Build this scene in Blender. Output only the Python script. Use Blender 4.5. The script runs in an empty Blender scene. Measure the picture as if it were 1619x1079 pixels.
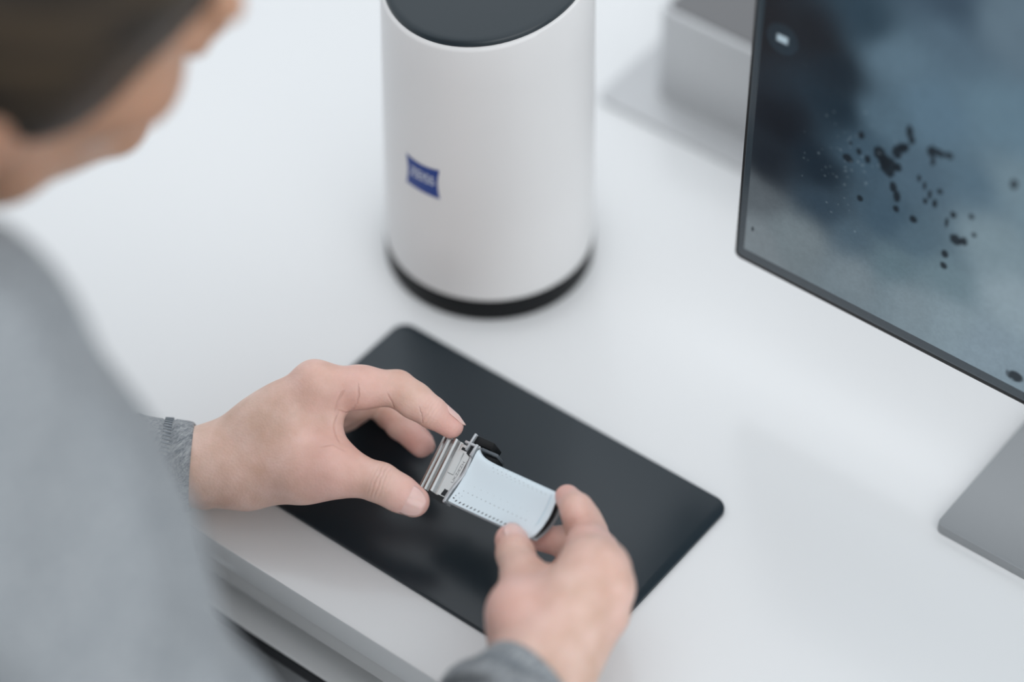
import bpy, bmesh, math, random
import numpy as np
from mathutils import Vector, Matrix

S = bpy.context.scene
COL = S.collection

# ------------------------------------------------------------------ camera
# desk top is z = 0, x runs along the desk's front edge, y away from the person
W_PX, H_PX, F_PX = 1619.0, 1079.0, 4300.0
PITCH, YAW, DIST = math.radians(46.0), math.radians(37.7), 1.5
FH = np.array([-math.sin(YAW), math.cos(YAW), 0.0])
FWD = FH * math.cos(PITCH) - np.array([0, 0, 1.0]) * math.sin(PITCH)
RGT = np.cross(FWD, [0, 0, 1.0]); RGT /= np.linalg.norm(RGT)
CUP = np.cross(RGT, FWD)
CAM = -FWD * DIST

cam = bpy.data.cameras.new('camera')
cam_o = bpy.data.objects.new('camera', cam)
COL.objects.link(cam_o)
cam.sensor_fit = 'HORIZONTAL'
cam.sensor_width = 36.0
cam.lens = F_PX / W_PX * 36.0
cam.clip_start = 0.05
cam_o.matrix_world = Matrix(((RGT[0], CUP[0], -FWD[0], CAM[0]),
                             (RGT[1], CUP[1], -FWD[1], CAM[1]),
                             (RGT[2], CUP[2], -FWD[2], CAM[2]),
                             (0, 0, 0, 1)))
cam.dof.use_dof = True
cam.dof.focus_distance = 1.374
cam.dof.aperture_fstop = 1.65
S.camera = cam_o

# ------------------------------------------------------------------ world, lights, exposure
w = bpy.data.worlds.new('world'); S.world = w
w.use_nodes = True
wb = w.node_tree.nodes['Background']
wb.inputs[0].default_value = (0.88, 0.94, 1.0, 1)
wb.inputs[1].default_value = 0.93

def area(name, loc, target, size, sizey, power, col):
    l = bpy.data.lights.new(name, 'AREA'); l.shape = 'RECTANGLE'
    l.size, l.size_y, l.energy, l.color = size, sizey, power, col
    o = bpy.data.objects.new(name, l); COL.objects.link(o)
    o.location = loc
    o.rotation_euler = (Vector(target) - Vector(loc)).to_track_quat('-Z', 'Y').to_euler()
    return o
area('ceiling_light', (-0.2, 1.0, 2.2), (-0.2, 1.0, 0), 4.6, 3.6, 24, (0.99, 0.99, 1.0))
area('camera_side_fill', (2.3, -1.7, 1.5), (0.05, 0.0, 0.05), 3.0, 2.2, 27, (1.0, 0.985, 0.97))  # unseen fill added on the camera side to lift scanner front and hands

S.view_settings.view_transform = 'Standard'
S.view_settings.look = 'None'
S.view_settings.exposure = 0.0
S.view_settings.gamma = 1.0
S.view_settings.use_curve_mapping = False

# ------------------------------------------------------------------ helpers
def ray(px, py):
    return FWD + RGT * ((px - W_PX / 2) / F_PX) - CUP * ((py - H_PX / 2) / F_PX)
def at(px, py, z=0.0):
    d = ray(px, py); return CAM + d * ((z - CAM[2]) / d[2])
def atd(px, py, dep):
    return CAM + ray(px, py) * dep
def nrm(v):
    v = np.asarray(v, float); return v / np.linalg.norm(v)

def srgb(r, g, b):
    f = lambda c: (c / 255 / 12.92) if c / 255 <= 0.04045 else ((c / 255 + 0.055) / 1.055) ** 2.4
    return (f(r), f(g), f(b), 1)

def link(o, parent=None):
    COL.objects.link(o)
    if parent is not None:
        o.parent = parent
        o.matrix_parent_inverse = Matrix.Identity(4)
    return o
def empty(name, loc=(0, 0, 0), parent=None):
    o = bpy.data.objects.new(name, None); o.location = loc
    o.empty_display_size = 0.02
    return link(o, parent)
def tag(o, label=None, cat=None, group=None, kind=None):
    if label: o['label'] = label
    if cat: o['category'] = cat
    if group: o['group'] = group
    if kind: o['kind'] = kind
    return o
def mesh_obj(name, verts, faces, m, parent=None, smooth=False):
    me = bpy.data.meshes.new(name)
    me.from_pydata([tuple(map(float, v)) for v in verts], [], [tuple(map(int, f)) for f in faces])
    me.materials.append(m)
    if smooth: me.polygons.foreach_set('use_smooth', [True] * len(me.polygons))
    me.update()
    return link(bpy.data.objects.new(name, me), parent)
def bm_obj(name, bm, m, parent=None, smooth=False, angle=None):
    bmesh.ops.recalc_face_normals(bm, faces=bm.faces)
    me = bpy.data.meshes.new(name); bm.to_mesh(me); bm.free()
    me.materials.append(m)
    if smooth or angle:
        me.polygons.foreach_set('use_smooth', [True] * len(me.polygons))
        if angle: me.set_sharp_from_angle(angle=math.radians(angle))
    me.update()
    return link(bpy.data.objects.new(name, me), parent)
def bm_box(bm, x0, x1, y0, y1, z0, z1, bevel=0, seg=2, mat=None):
    r = bmesh.ops.create_cube(bm, size=1)
    vs = r['verts']
    for v in vs:
        v.co = Vector(((x0 + x1) / 2 + v.co.x * (x1 - x0), (y0 + y1) / 2 + v.co.y * (y1 - y0), (z0 + z1) / 2 + v.co.z * (z1 - z0)))
    if bevel:
        es = list({e for v in vs for e in v.link_edges})
        bmesh.ops.bevel(bm, geom=es, offset=bevel, segments=seg, affect='EDGES', profile=0.5)
def box(name, x0, x1, y0, y1, z0, z1, m, parent=None, bevel=0, seg=2):
    bm = bmesh.new(); bm_box(bm, x0, x1, y0, y1, z0, z1, bevel, seg)
    return bm_obj(name, bm, m, parent, angle=40 if bevel else None)
def rounded_plate(name, x0, x1, y0, y1, z0, z1, r, m, parent=None, seg=8, bev=0.0006):
    bm = bmesh.new()
    pts = []
    for cx, cy, a0 in ((x1 - r, y1 - r, 0), (x0 + r, y1 - r, 90), (x0 + r, y0 + r, 180), (x1 - r, y0 + r, 270)):
        for i in range(seg + 1):
            a = math.radians(a0 + 90 * i / seg)
            pts.append((cx + r * math.cos(a), cy + r * math.sin(a)))
    f = bm.faces.new([bm.verts.new((x, y, z0)) for x, y in pts])
    ex = bmesh.ops.extrude_face_region(bm, geom=[f])
    for v in ex['geom']:
        if isinstance(v, bmesh.types.BMVert): v.co.z = z1
    if bev:
        es = [e for e in bm.edges if abs(e.verts[0].co.z - e.verts[1].co.z) < 1e-9]
        bmesh.ops.bevel(bm, geom=es, offset=bev, segments=2, affect='EDGES', profile=0.5)
    return bm_obj(name, bm, m, parent, angle=40)

# ------------------------------------------------------------------ materials
def mat(name, col, rough=0.5, metal=0.0, spec=0.5, **kw):
    m = bpy.data.materials.new(name); m.use_nodes = True
    b = m.node_tree.nodes['Principled BSDF']
    b.inputs['Base Color'].default_value = col
    b.inputs['Roughness'].default_value = rough
    b.inputs['Metallic'].default_value = metal
    b.inputs['Specular IOR Level'].default_value = spec
    for k, v in kw.items(): b.inputs[k.replace('_', ' ')].default_value = v
    return m
def nd(m, t, **kw):
    n = m.node_tree.nodes.new(t)
    for k, v in kw.items(): setattr(n, k, v)
    return n
def lk(m, a, b): m.node_tree.links.new(a, b)
def bsdf(m): return m.node_tree.nodes['Principled BSDF']
def noise_bump(m, scale, dist, strength=0.3, detail=4, coord='Object', stretch=(1, 1, 1)):
    tc = nd(m, 'ShaderNodeTexCoord'); mp = nd(m, 'ShaderNodeMapping')
    mp.inputs['Scale'].default_value = stretch
    n = nd(m, 'ShaderNodeTexNoise'); n.inputs['Scale'].default_value = scale; n.inputs['Detail'].default_value = detail
    bp = nd(m, 'ShaderNodeBump'); bp.inputs['Strength'].default_value = strength; bp.inputs['Distance'].default_value = dist
    lk(m, tc.outputs[coord], mp.inputs[0]); lk(m, mp.outputs[0], n.inputs['Vector'])
    lk(m, n.outputs['Fac'], bp.inputs['Height']); lk(m, bp.outputs[0], bsdf(m).inputs['Normal'])
    return n, mp
def noise_color(m, scale, c0, c1, lo=0.35, hi=0.65, detail=4, stretch=(1, 1, 1), coord='Object'):
    tc = nd(m, 'ShaderNodeTexCoord'); mp = nd(m, 'ShaderNodeMapping')
    mp.inputs['Scale'].default_value = stretch
    n = nd(m, 'ShaderNodeTexNoise'); n.inputs['Scale'].default_value = scale; n.inputs['Detail'].default_value = detail
    r = nd(m, 'ShaderNodeValToRGB')
    r.color_ramp.elements[0].position = lo; r.color_ramp.elements[0].color = c0
    r.color_ramp.elements[1].position = hi; r.color_ramp.elements[1].color = c1
    lk(m, tc.outputs[coord], mp.inputs[0]); lk(m, mp.outputs[0], n.inputs['Vector'])
    lk(m, n.outputs['Fac'], r.inputs[0]); lk(m, r.outputs[0], bsdf(m).inputs['Base Color'])
    return r

M = {}
M['desk'] = mat('white_laminate', srgb(228, 229, 229), 0.16, spec=0.55)
noise_bump(M['desk'], 900, 0.0001, 0.08)
M['desk_edge'] = mat('white_edge_band', srgb(214, 214, 214), 0.35)
M['steel_grey'] = mat('painted_grey_steel', srgb(205, 205, 204), 0.35)
M['black_edge'] = mat('black_edge_strip', srgb(24, 27, 31), 0.4)
M['mat'] = mat('black_satin_mat', srgb(30, 41, 48), 0.28, spec=0.48)
noise_bump(M['mat'], 2600, 0.0001, 0.12, 3)
M['scan_white'] = mat('scanner_white_paint', srgb(228, 227, 226), 0.38, spec=0.4)
noise_bump(M['scan_white'], 2500, 0.00005, 0.1)
M['scan_black'] = mat('scanner_black_plastic', srgb(9, 12, 15), 0.5, spec=0.2)
M['scan_cap'] = mat('scanner_dark_cap', srgb(34, 45, 51), 0.34, spec=0.5)
M['logo_blue'] = mat('logo_blue', srgb(2, 52, 134), 0.4)
M['logo_white'] = mat('logo_white', srgb(235, 240, 245), 0.4)
M['mon_black'] = mat('monitor_black_plastic', srgb(9, 11, 13), 0.4, spec=0.25)
M['mon_bezel'] = mat('monitor_glossy_bezel', srgb(50, 62, 70), 0.2, spec=0.5)
M['alu'] = mat('brushed_aluminium', srgb(150, 153, 155), 0.45, 0.5)
noise_bump(M['alu'], 700, 0.00005, 0.15, 3, stretch=(0.05, 1, 1))
M['alu_light'] = mat('satin_aluminium', srgb(196, 197, 198), 0.45, 0.35)
M['box_top'] = mat('grey_instrument_lid', srgb(112, 112, 113), 0.6)
noise_bump(M['box_top'], 1200, 0.0001, 0.2)
M['floor'] = mat('grey_vinyl_floor', srgb(168, 168, 168), 0.5)
noise_color(M['floor'], 30, srgb(160, 160, 160), srgb(176, 176, 176))
M['root'] = mat('machined_nickel_alloy', srgb(182, 183, 182), 0.27, 0.92)
noise_bump(M['root'], 900, 0.0001, 0.25, 4, stretch=(1, .15, 1))
M['blade'] = mat('pale_ceramic_coating', srgb(221, 233, 239), 0.52, spec=0.35)
noise_bump(M['blade'], 1500, 0.0001, 0.15)
M['blade_edge'] = mat('bare_platform_metal', srgb(186, 190, 193), 0.36, 0.55)
M['wing'] = mat('dull_wing_metal', srgb(92, 98, 103), 0.45, 0.5)
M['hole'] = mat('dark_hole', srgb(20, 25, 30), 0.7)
M['engrave'] = mat('engraved_mark', srgb(132, 134, 135), 0.5, 0.4)
M['nail'] = mat('polished_nail', srgb(236, 196, 187), 0.15, spec=0.6, Subsurface_Weight=0.15)
bsdf(M['nail']).inputs['Subsurface Scale'].default_value = 0.002
M['nail_tip'] = mat('nail_free_edge', srgb(232, 208, 200), 0.25)
M['hair'] = mat('dark_blond_hair', srgb(66, 54, 40), 0.5, spec=0.35)
noise_color(M['hair'], 70, srgb(24, 18, 12), srgb(62, 50, 35), .35, .65, 5, (1, .12, 1))
M['trousers'] = mat('grey_trousers', srgb(136, 138, 140), 0.85)
noise_bump(M['trousers'], 900, 0.0005, 0.3)
M['stool'] = mat('stool_seat_vinyl', srgb(60, 62, 66), 0.6)
M['eye'] = mat('eye_white', srgb(230, 226, 220), 0.2)

def make_skin():
    m = bpy.data.materials.new('skin'); m.use_nodes = True
    b = bsdf(m)
    b.inputs['Roughness'].default_value = 0.42
    b.inputs['Specular IOR Level'].default_value = 0.42
    b.inputs['Subsurface Weight'].default_value = 0.22
    b.inputs['Subsurface Radius'].default_value = (1.0, 0.35, 0.2)
    b.inputs['Subsurface Scale'].default_value = 0.0045
    at_ = nd(m, 'ShaderNodeAttribute', attribute_name='skin_data')   # x: along-joint mm, y: crease weight, z: redness
    sep = nd(m, 'ShaderNodeSeparateXYZ'); lk(m, at_.outputs['Vector'], sep.inputs[0])
    tc = nd(m, 'ShaderNodeTexCoord')
    n1 = nd(m, 'ShaderNodeTexNoise'); n1.inputs['Scale'].default_value = 70; n1.inputs['Detail'].default_value = 5
    lk(m, tc.outputs['Object'], n1.inputs['Vector'])
    r1 = nd(m, 'ShaderNodeValToRGB')
    r1.color_ramp.elements[0].position = .34; r1.color_ramp.elements[0].color = srgb(212, 177, 157)
    r1.color_ramp.elements[1].position = .66; r1.color_ramp.elements[1].color = srgb(230, 198, 183)
    lk(m, n1.outputs['Fac'], r1.inputs[0])
    mx = nd(m, 'ShaderNodeMix', data_type='RGBA'); mx.inputs[7].default_value = srgb(234, 176, 168)
    lk(m, sep.outputs[2], mx.inputs[0]); lk(m, r1.outputs[0], mx.inputs[6])
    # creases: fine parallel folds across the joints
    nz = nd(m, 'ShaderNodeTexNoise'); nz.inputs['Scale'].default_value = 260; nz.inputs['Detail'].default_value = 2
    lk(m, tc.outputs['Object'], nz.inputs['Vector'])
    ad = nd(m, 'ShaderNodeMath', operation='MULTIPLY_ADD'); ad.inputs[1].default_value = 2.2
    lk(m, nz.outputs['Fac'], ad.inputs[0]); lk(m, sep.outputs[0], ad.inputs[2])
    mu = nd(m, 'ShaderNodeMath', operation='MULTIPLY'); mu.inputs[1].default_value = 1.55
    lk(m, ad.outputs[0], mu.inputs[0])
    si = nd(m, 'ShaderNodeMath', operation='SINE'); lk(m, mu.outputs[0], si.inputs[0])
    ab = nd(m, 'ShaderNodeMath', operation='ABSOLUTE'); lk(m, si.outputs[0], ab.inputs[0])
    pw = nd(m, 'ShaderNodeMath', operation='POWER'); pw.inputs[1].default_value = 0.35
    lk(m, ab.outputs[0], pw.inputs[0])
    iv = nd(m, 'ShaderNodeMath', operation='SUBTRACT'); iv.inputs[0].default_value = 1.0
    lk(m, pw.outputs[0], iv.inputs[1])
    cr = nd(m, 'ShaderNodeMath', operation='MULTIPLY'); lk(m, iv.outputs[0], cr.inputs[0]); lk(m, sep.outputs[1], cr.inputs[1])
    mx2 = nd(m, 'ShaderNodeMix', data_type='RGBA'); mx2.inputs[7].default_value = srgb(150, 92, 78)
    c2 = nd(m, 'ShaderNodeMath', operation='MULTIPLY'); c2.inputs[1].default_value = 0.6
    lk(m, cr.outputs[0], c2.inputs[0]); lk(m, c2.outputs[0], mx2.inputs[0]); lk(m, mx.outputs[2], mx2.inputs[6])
    lk(m, mx2.outputs[2], b.inputs['Base Color'])
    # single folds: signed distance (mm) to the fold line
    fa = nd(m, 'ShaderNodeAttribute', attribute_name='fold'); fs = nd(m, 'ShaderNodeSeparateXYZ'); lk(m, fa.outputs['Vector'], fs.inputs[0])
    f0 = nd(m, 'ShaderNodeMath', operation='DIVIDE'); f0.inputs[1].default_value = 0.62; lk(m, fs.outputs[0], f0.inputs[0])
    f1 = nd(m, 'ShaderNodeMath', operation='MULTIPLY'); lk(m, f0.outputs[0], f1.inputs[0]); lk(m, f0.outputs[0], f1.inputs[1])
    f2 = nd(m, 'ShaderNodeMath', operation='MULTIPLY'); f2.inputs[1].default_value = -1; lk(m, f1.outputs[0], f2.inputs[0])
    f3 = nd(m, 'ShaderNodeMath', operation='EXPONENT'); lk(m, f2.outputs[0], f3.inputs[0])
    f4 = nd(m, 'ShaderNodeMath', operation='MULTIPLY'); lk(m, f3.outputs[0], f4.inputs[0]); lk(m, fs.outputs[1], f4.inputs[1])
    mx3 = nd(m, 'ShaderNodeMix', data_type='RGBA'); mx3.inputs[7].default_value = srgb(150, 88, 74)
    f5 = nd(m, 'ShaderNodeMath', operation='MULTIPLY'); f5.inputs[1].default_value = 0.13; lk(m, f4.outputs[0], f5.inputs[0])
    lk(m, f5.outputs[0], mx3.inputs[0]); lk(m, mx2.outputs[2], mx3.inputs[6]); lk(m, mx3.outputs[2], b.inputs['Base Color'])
    mx4 = nd(m, 'ShaderNodeMix', data_type='RGBA'); mx4.inputs[7].default_value = srgb(184, 136, 104)  # head skin mixed warmer and darker; the face's shade is painted into it
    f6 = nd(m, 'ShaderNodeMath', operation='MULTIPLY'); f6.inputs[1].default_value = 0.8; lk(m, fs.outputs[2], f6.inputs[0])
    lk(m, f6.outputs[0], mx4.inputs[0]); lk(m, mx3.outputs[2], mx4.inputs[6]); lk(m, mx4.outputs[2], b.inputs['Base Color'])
    # fine skin texture
    v = nd(m, 'ShaderNodeTexVoronoi'); v.inputs['Scale'].default_value = 750
    lk(m, tc.outputs['Object'], v.inputs['Vector'])
    n3 = nd(m, 'ShaderNodeTexNoise'); n3.inputs['Scale'].default_value = 320; n3.inputs['Detail'].default_value = 4
    lk(m, tc.outputs['Object'], n3.inputs['Vector'])
    b1 = nd(m, 'ShaderNodeBump'); b1.inputs['Strength'].default_value = 0.16; b1.inputs['Distance'].default_value = 0.0006
    lk(m, v.outputs['Distance'], b1.inputs['Height'])
    b2 = nd(m, 'ShaderNodeBump'); b2.inputs['Strength'].default_value = 0.14; b2.inputs['Distance'].default_value = 0.0006
    lk(m, n3.outputs['Fac'], b2.inputs['Height']); lk(m, b1.outputs[0], b2.inputs['Normal'])
    b3 = nd(m, 'ShaderNodeBump', invert=True); b3.inputs['Strength'].default_value = 0.8; b3.inputs['Distance'].default_value = 0.0014
    lk(m, cr.outputs[0], b3.inputs['Height']); lk(m, b2.outputs[0], b3.inputs['Normal'])
    b4 = nd(m, 'ShaderNodeBump', invert=True); b4.inputs['Strength'].default_value = 0.45; b4.inputs['Distance'].default_value = 0.0011
    lk(m, f4.outputs[0], b4.inputs['Height']); lk(m, b3.outputs[0], b4.inputs['Normal'])
    lk(m, b4.outputs[0], b.inputs['Normal'])
    return m
M['skin'] = make_skin()

def make_knit():
    m = mat('heather_grey_jersey', srgb(150, 154, 158), 0.92, spec=0.15, Sheen_Weight=0.15)
    tc = nd(m, 'ShaderNodeTexCoord')
    mp = nd(m, 'ShaderNodeMapping'); mp.inputs['Rotation'].default_value = (0, 0, -0.66); mp.inputs['Scale'].default_value = (1, .28, 1)
    n = nd(m, 'ShaderNodeTexNoise'); n.inputs['Scale'].default_value = 1500; n.inputs['Detail'].default_value = 3
    n2 = nd(m, 'ShaderNodeTexNoise'); n2.inputs['Scale'].default_value = 520; n2.inputs['Detail'].default_value = 3
    lk(m, tc.outputs['Object'], mp.inputs[0]); lk(m, mp.outputs[0], n.inputs['Vector']); lk(m, mp.outputs[0], n2.inputs['Vector'])
    a = nd(m, 'ShaderNodeMath', operation='ADD'); lk(m, n.outputs['Fac'], a.inputs[0]); lk(m, n2.outputs['Fac'], a.inputs[1])
    h = nd(m, 'ShaderNodeMath', operation='MULTIPLY'); h.inputs[1].default_value = .5; lk(m, a.outputs[0], h.inputs[0])
    r = nd(m, 'ShaderNodeValToRGB')
    r.color_ramp.elements[0].position = .38; r.color_ramp.elements[0].color = srgb(114, 120, 125)
    r.color_ramp.elements[1].position = .62; r.color_ramp.elements[1].color = srgb(170, 173, 175)
    lk(m, h.outputs[0], r.inputs[0]); lk(m, r.outputs[0], bsdf(m).inputs['Base Color'])
    bp = nd(m, 'ShaderNodeBump'); bp.inputs['Strength'].default_value = .5; bp.inputs['Distance'].default_value = .0008
    lk(m, n.outputs['Fac'], bp.inputs['Height']); lk(m, bp.outputs[0], bsdf(m).inputs['Normal'])
    return m
M['knit'] = make_knit()
M['thread'] = mat('grey_sewing_thread', srgb(132, 139, 145), 0.9)

# ------------------------------------------------------------------ setting
FLOOR_Z = -0.74
tag(box('floor', -3, 3, -3, 3, FLOOR_Z - 0.02, FLOOR_Z, M['floor']), kind='structure')

M['wall'] = mat('white_wall_paint', srgb(232, 233, 234), 0.8)
noise_bump(M['wall'], 300, 0.0005, 0.1)
tag(box('wall_back', -3, 3, 2.9, 3.0, FLOOR_Z, 1.96, M['wall']), kind='structure')

# ------------------------------------------------------------------ desk
desk = tag(empty('desk', (0.1, 0.2, FLOOR_Z)), 'long white desk with a smooth laminate top and pale front edge', 'desk')
DO = Vector((0.1, 0.2, FLOOR_Z))
def dbox(name, x0, x1, y0, y1, z0, z1, m, bevel=0):
    return box(name, x0 - DO.x, x1 - DO.x, y0 - DO.y, y1 - DO.y, z0 - DO.z, z1 - DO.z, m, desk, bevel)
dbox('desktop', -1.1, 1.3, -0.207, 0.75, -0.018, 0.0, M['desk'], 0.0012)
dbox('front_rail', -1.08, 1.28, -0.2055, -0.185, -0.0325, -0.0183, M['steel_grey'], 0.001)
dbox('back_rail', -1.08, 1.28, 0.70, 0.73, -0.07, -0.0183, M['steel_grey'], 0.001)
tr = dbox('cable_tray', -1.06, 1.26, -0.2108, -0.10, -0.0625, -0.0535, M['desk'], 0.0008)
box('edge_strip', -1.06 - DO.x, 1.26 - DO.x, -0.2122 - DO.y, -0.2109 - DO.y, -0.0625 - DO.z, -0.0545 - DO.z, M['black_edge'], tr)
dbox('tray_bracket', -1.06, 1.26, -0.12, -0.105, -0.0535, -0.0183, M['steel_grey'])
for lx in (-1.05, 1.19):
    for ly in (-0.17, 0.66):
        dbox('leg', lx, lx + 0.06, ly, ly + 0.06, FLOOR_Z, -0.0183 if ly > 0 else -0.0627, M['steel_grey'], 0.003)

# ------------------------------------------------------------------ mat
mt = rounded_plate('work_mat', -0.110, 0.1105, -0.072, 0.072, 0, 0.0028, 0.0085, M['mat'], bev=0.0007)
mt.location = (0.0535, -0.098, 0.0)
tag(mt, 'black rectangular work mat with rounded corners lying under the hands', 'mat')

# ------------------------------------------------------------------ cylindrical scanner
SC = np.array([-0.0555, 0.0512, 0.0])
scan = tag(empty('desktop_scanner', SC), 'white cylindrical desktop scanner with black base ring, dark lid and blue logo', 'scanner')
def lathe_rings(rings, n=96):
    """rings: list of functions/angles -> (r, z) ; z may depend on the angle"""
    vs, fs = [], []
    for ring in rings:
        for i in range(n):
            a = 2 * math.pi * i / n
            r, z = ring(a)
            vs.append((r * math.cos(a), r * math.sin(a), z))
    for k in range(len(rings) - 1):
        for i in range(n):
            j = (i + 1) % n
            fs.append((k * n + i, k * n + j, (k + 1) * n + j, (k + 1) * n + i))
    fs.append(tuple(range(n))[::-1]); fs.append(tuple(range((len(rings) - 1) * n, len(rings) * n)))
    return vs, fs
def topz(r, a, dz=0.0):
    return 0.2025 + dz + 0.049 * r * math.cos(a) + 0.2095 * r * math.sin(a)
C_ = lambda r, z: (lambda a: (r, z))
T_ = lambda r, dz: (lambda a: (r, topz(r, a, dz)))
RB, RT = 0.0590, 0.0562
def sc_part(name, rings, m, ang=40):
    vs, fs = lathe_rings(rings)
    o = mesh_obj(name, vs, fs, m, scan)
    o.data.polygons.foreach_set('use_smooth', [True] * len(o.data.polygons)); o.data.set_sharp_from_angle(angle=math.radians(ang))
    return o
sc_part('base_ring', [C_(RB - .002, 0.0), C_(RB - .0004, 0.0006), C_(RB, 0.0015), C_(RB, 0.0142), C_(RB - .0008, 0.0150)], M['scan_black'])
sc_part('body', [C_(RB - .0012, 0.0148), C_(RB - .0004, 0.0154), C_(RB - .0001, 0.0166)] +
        [C_(RB + (RT - RB) * t, 0.015 + 0.17 * t) for t in (.25, .5, .75, .9)] + [T_(RT, -0.0035), T_(RT - .0004, -0.0020), T_(RT - .0016, -0.0012), T_(0.0535, -0.0012)], M['scan_white'])
sc_part('lid', [T_(0.0530, -0.0016), T_(0.0545, -0.0010), T_(0.0545, 0.0008), T_(0.0535, 0.0020), T_(0.0510, 0.0026), T_(0.02, 0.0028)], M['scan_cap'])
# logo on the front, bent round the body
def on_body(s, z, lift):
    r = RB + (RT - RB) * (z - 0.015) / 0.17 + lift
    a = -math.pi / 2 + s / RB
    return (r * math.cos(a), r * math.sin(a), z)
NX, NZ = 24, 12
vs, fs = [], []
for j in range(NZ + 1):
    v = j / NZ
    half = 0.0118 - 0.0014 * math.sin(math.pi * v)
    for i in range(NX + 1):
        u = -1 + 2 * i / NX
        z = 0.0858 + v * 0.0205
        if v > 0.5: z -= 0.0012 * (1 - u * u) * (v - .5) * 2
        vs.append(on_body(u * half - 0.0003, z, 0.00025))
for j in range(NZ):
    for i in range(NX):
        a = j * (NX + 1) + i; fs.append((a, a + 1, a + NX + 2, a + NX + 1))
lg = mesh_obj('logo', vs, fs, M['logo_blue'], scan, True)
lg['label'] = 'blue logo with pale letters'
def text_mesh(body, size, extrude=0.0):
    cu = bpy.data.curves.new('lettering', 'FONT'); cu.body = body; cu.size = size
    cu.align_x = 'CENTER'; cu.align_y = 'CENTER'; cu.extrude = extrude; cu.resolution_u = 4
    o = bpy.data.objects.new('lettering', cu); COL.objects.link(o)
    bpy.context.view_layer.update()
    me = bpy.data.meshes.new_from_object(o.evaluated_get(bpy.context.evaluated_depsgraph_get()))
    bpy.data.objects.remove(o); bpy.data.curves.remove(cu)
    return me
me = text_mesh('ZEISS', 0.0072)
for v in me.vertices:
    bow = 1.0 + 0.25 * (1 - min(1, (v.co.x / 0.011) ** 2))
    v.co = on_body(v.co.x * 1.02, 0.0967 + v.co.y * bow, 0.0005)
me.materials.clear(); me.materials.append(M['logo_white'])
link(bpy.data.objects.new('lettering', me), lg)

# ------------------------------------------------------------------ monitor
MX0, MX1, MY, MZ0, MZ1 = 0.101, 0.611, 0.0605, 0.079, 0.385
mon = tag(empty('monitor', (0.356, 0.11, 0)), 'slim black monitor showing a grey-blue X-ray image with dark specks', 'monitor')
MO = np.array([0.356, 0.11, 0])
def mplate(name, x0, x1, z0, z1, y0, y1, r, m, parent, bev=.0006):
    o = rounded_plate(name, x0, x1, z0, z1, -y1, -y0, r, m, parent, 6, bev)   # built flat, then stood up
    for v in o.data.vertices:
        x, yy, zz = v.co; v.co = (x - MO[0], -zz - MO[1], yy - MO[2])
    o.data.flip_normals() if False else None
    return o
hs = mplate('housing', MX0, MX1, MZ0, MZ1, MY, MY + 0.011, 0.004, M['mon_black'], mon, .0012)
mplate('back_cover', MX0 + .12, MX1 - .12, MZ0 + .03, MZ1 - .06, MY + .0108, MY + .034, 0.02, M['mon_black'], mon, .004)
mplate('bezel', MX0 + .0022, MX1 - .0022, MZ0 + .0036, MZ1 - .0022, MY - .0005, MY + .001, 0.003, M['mon_bezel'], mon, .0002)
# the picture on the screen: a radiograph, colours computed on a fine grid
SX0, SX1, SZ0, SZ1, SY = MX0 + 0.0062, MX1 - 0.0062, MZ0 + 0.0098, MZ1 - 0.0062, MY - 0.0007
def to_screen(px, py):
    d = ray(px, py); p = CAM + d * ((SY - CAM[1]) / d[1]); return p[0], p[2]
gx = np.concatenate([np.arange(SX0, 0.31, 0.00055), np.arange(0.31, SX1, 0.003), [SX1]])
gz = np.concatenate([np.arange(SZ0, 0.25, 0.00055), np.arange(0.25, SZ1, 0.003), [SZ1]])
GX, GZ = np.meshgrid(gx, gz)
rng = np.random.default_rng(7)
def vnoise(X, Z, s, seed):
    r = np.random.default_rng(seed).random((64, 64))
    x, z = X * s, Z * s; xi, zi = np.floor(x).astype(int), np.floor(z).astype(int)
    fx, fz = x - xi, z - zi; fx = fx * fx * (3 - 2 * fx); fz = fz * fz * (3 - 2 * fz)
    g = lambda a, b: r[a % 64, b % 64]
    return (g(xi, zi) * (1 - fx) + g(xi + 1, zi) * fx) * (1 - fz) + (g(xi, zi + 1) * (1 - fx) + g(xi + 1, zi + 1) * fx) * fz
# smooth tone field from control points (photo samples of the displayed picture)
ctl = [(1200, 30, (26, 28, 33)), (1290, 60, (26, 30, 36)), (1240, 200, (17, 22, 30)), (1215, 260, (20, 27, 36)), (1330, 180, (22, 38, 50)),
       (1290, 260, (20, 34, 46)), (1200, 310, (88, 96, 102)), (1190, 380, (118, 128, 134)), (1300, 330, (45, 62, 76)), (1260, 380, (112, 124, 130)),
       (1370, 30, (42, 62, 76)), (1420, 90, (92, 116, 132)), (1500, 60, (84, 106, 122)), (1500, 15, (58, 76, 92)), (1590, 40, (96, 116, 130)),
       (1400, 190, (82, 106, 122)), (1480, 180, (90, 116, 134)), (1580, 180, (96, 122, 138)), (1370, 240, (62, 84, 100)), (1450, 280, (76, 98, 114)),
       (1540, 290, (84, 108, 124)), (1400, 340, (62, 84, 100)), (1350, 380, (72, 92, 106)), (1460, 390, (78, 100, 114)), (1420, 430, (92, 114, 124)),
       (1350, 430, (116, 130, 138)), (1490, 440, (104, 126, 136)), (1570, 390, (120, 140, 150)), (1610, 300, (112, 134, 146)), (1500, 500, (128, 146, 156)),
       (1600, 480, (138, 156, 166)), (1560, 560, (128, 146, 158)), (1610, 610, (124, 142, 154)), (1440, 480, (122, 138, 147)), (1330, 120, (22, 34, 44))]
num = np.zeros(GX.shape + (3,)); den = np.zeros(GX.shape)
wx = GX + (vnoise(GX, GZ, 60, 11) - .5) * .006; wz = GZ + (vnoise(GX, GZ, 60, 12) - .5) * .006
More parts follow.
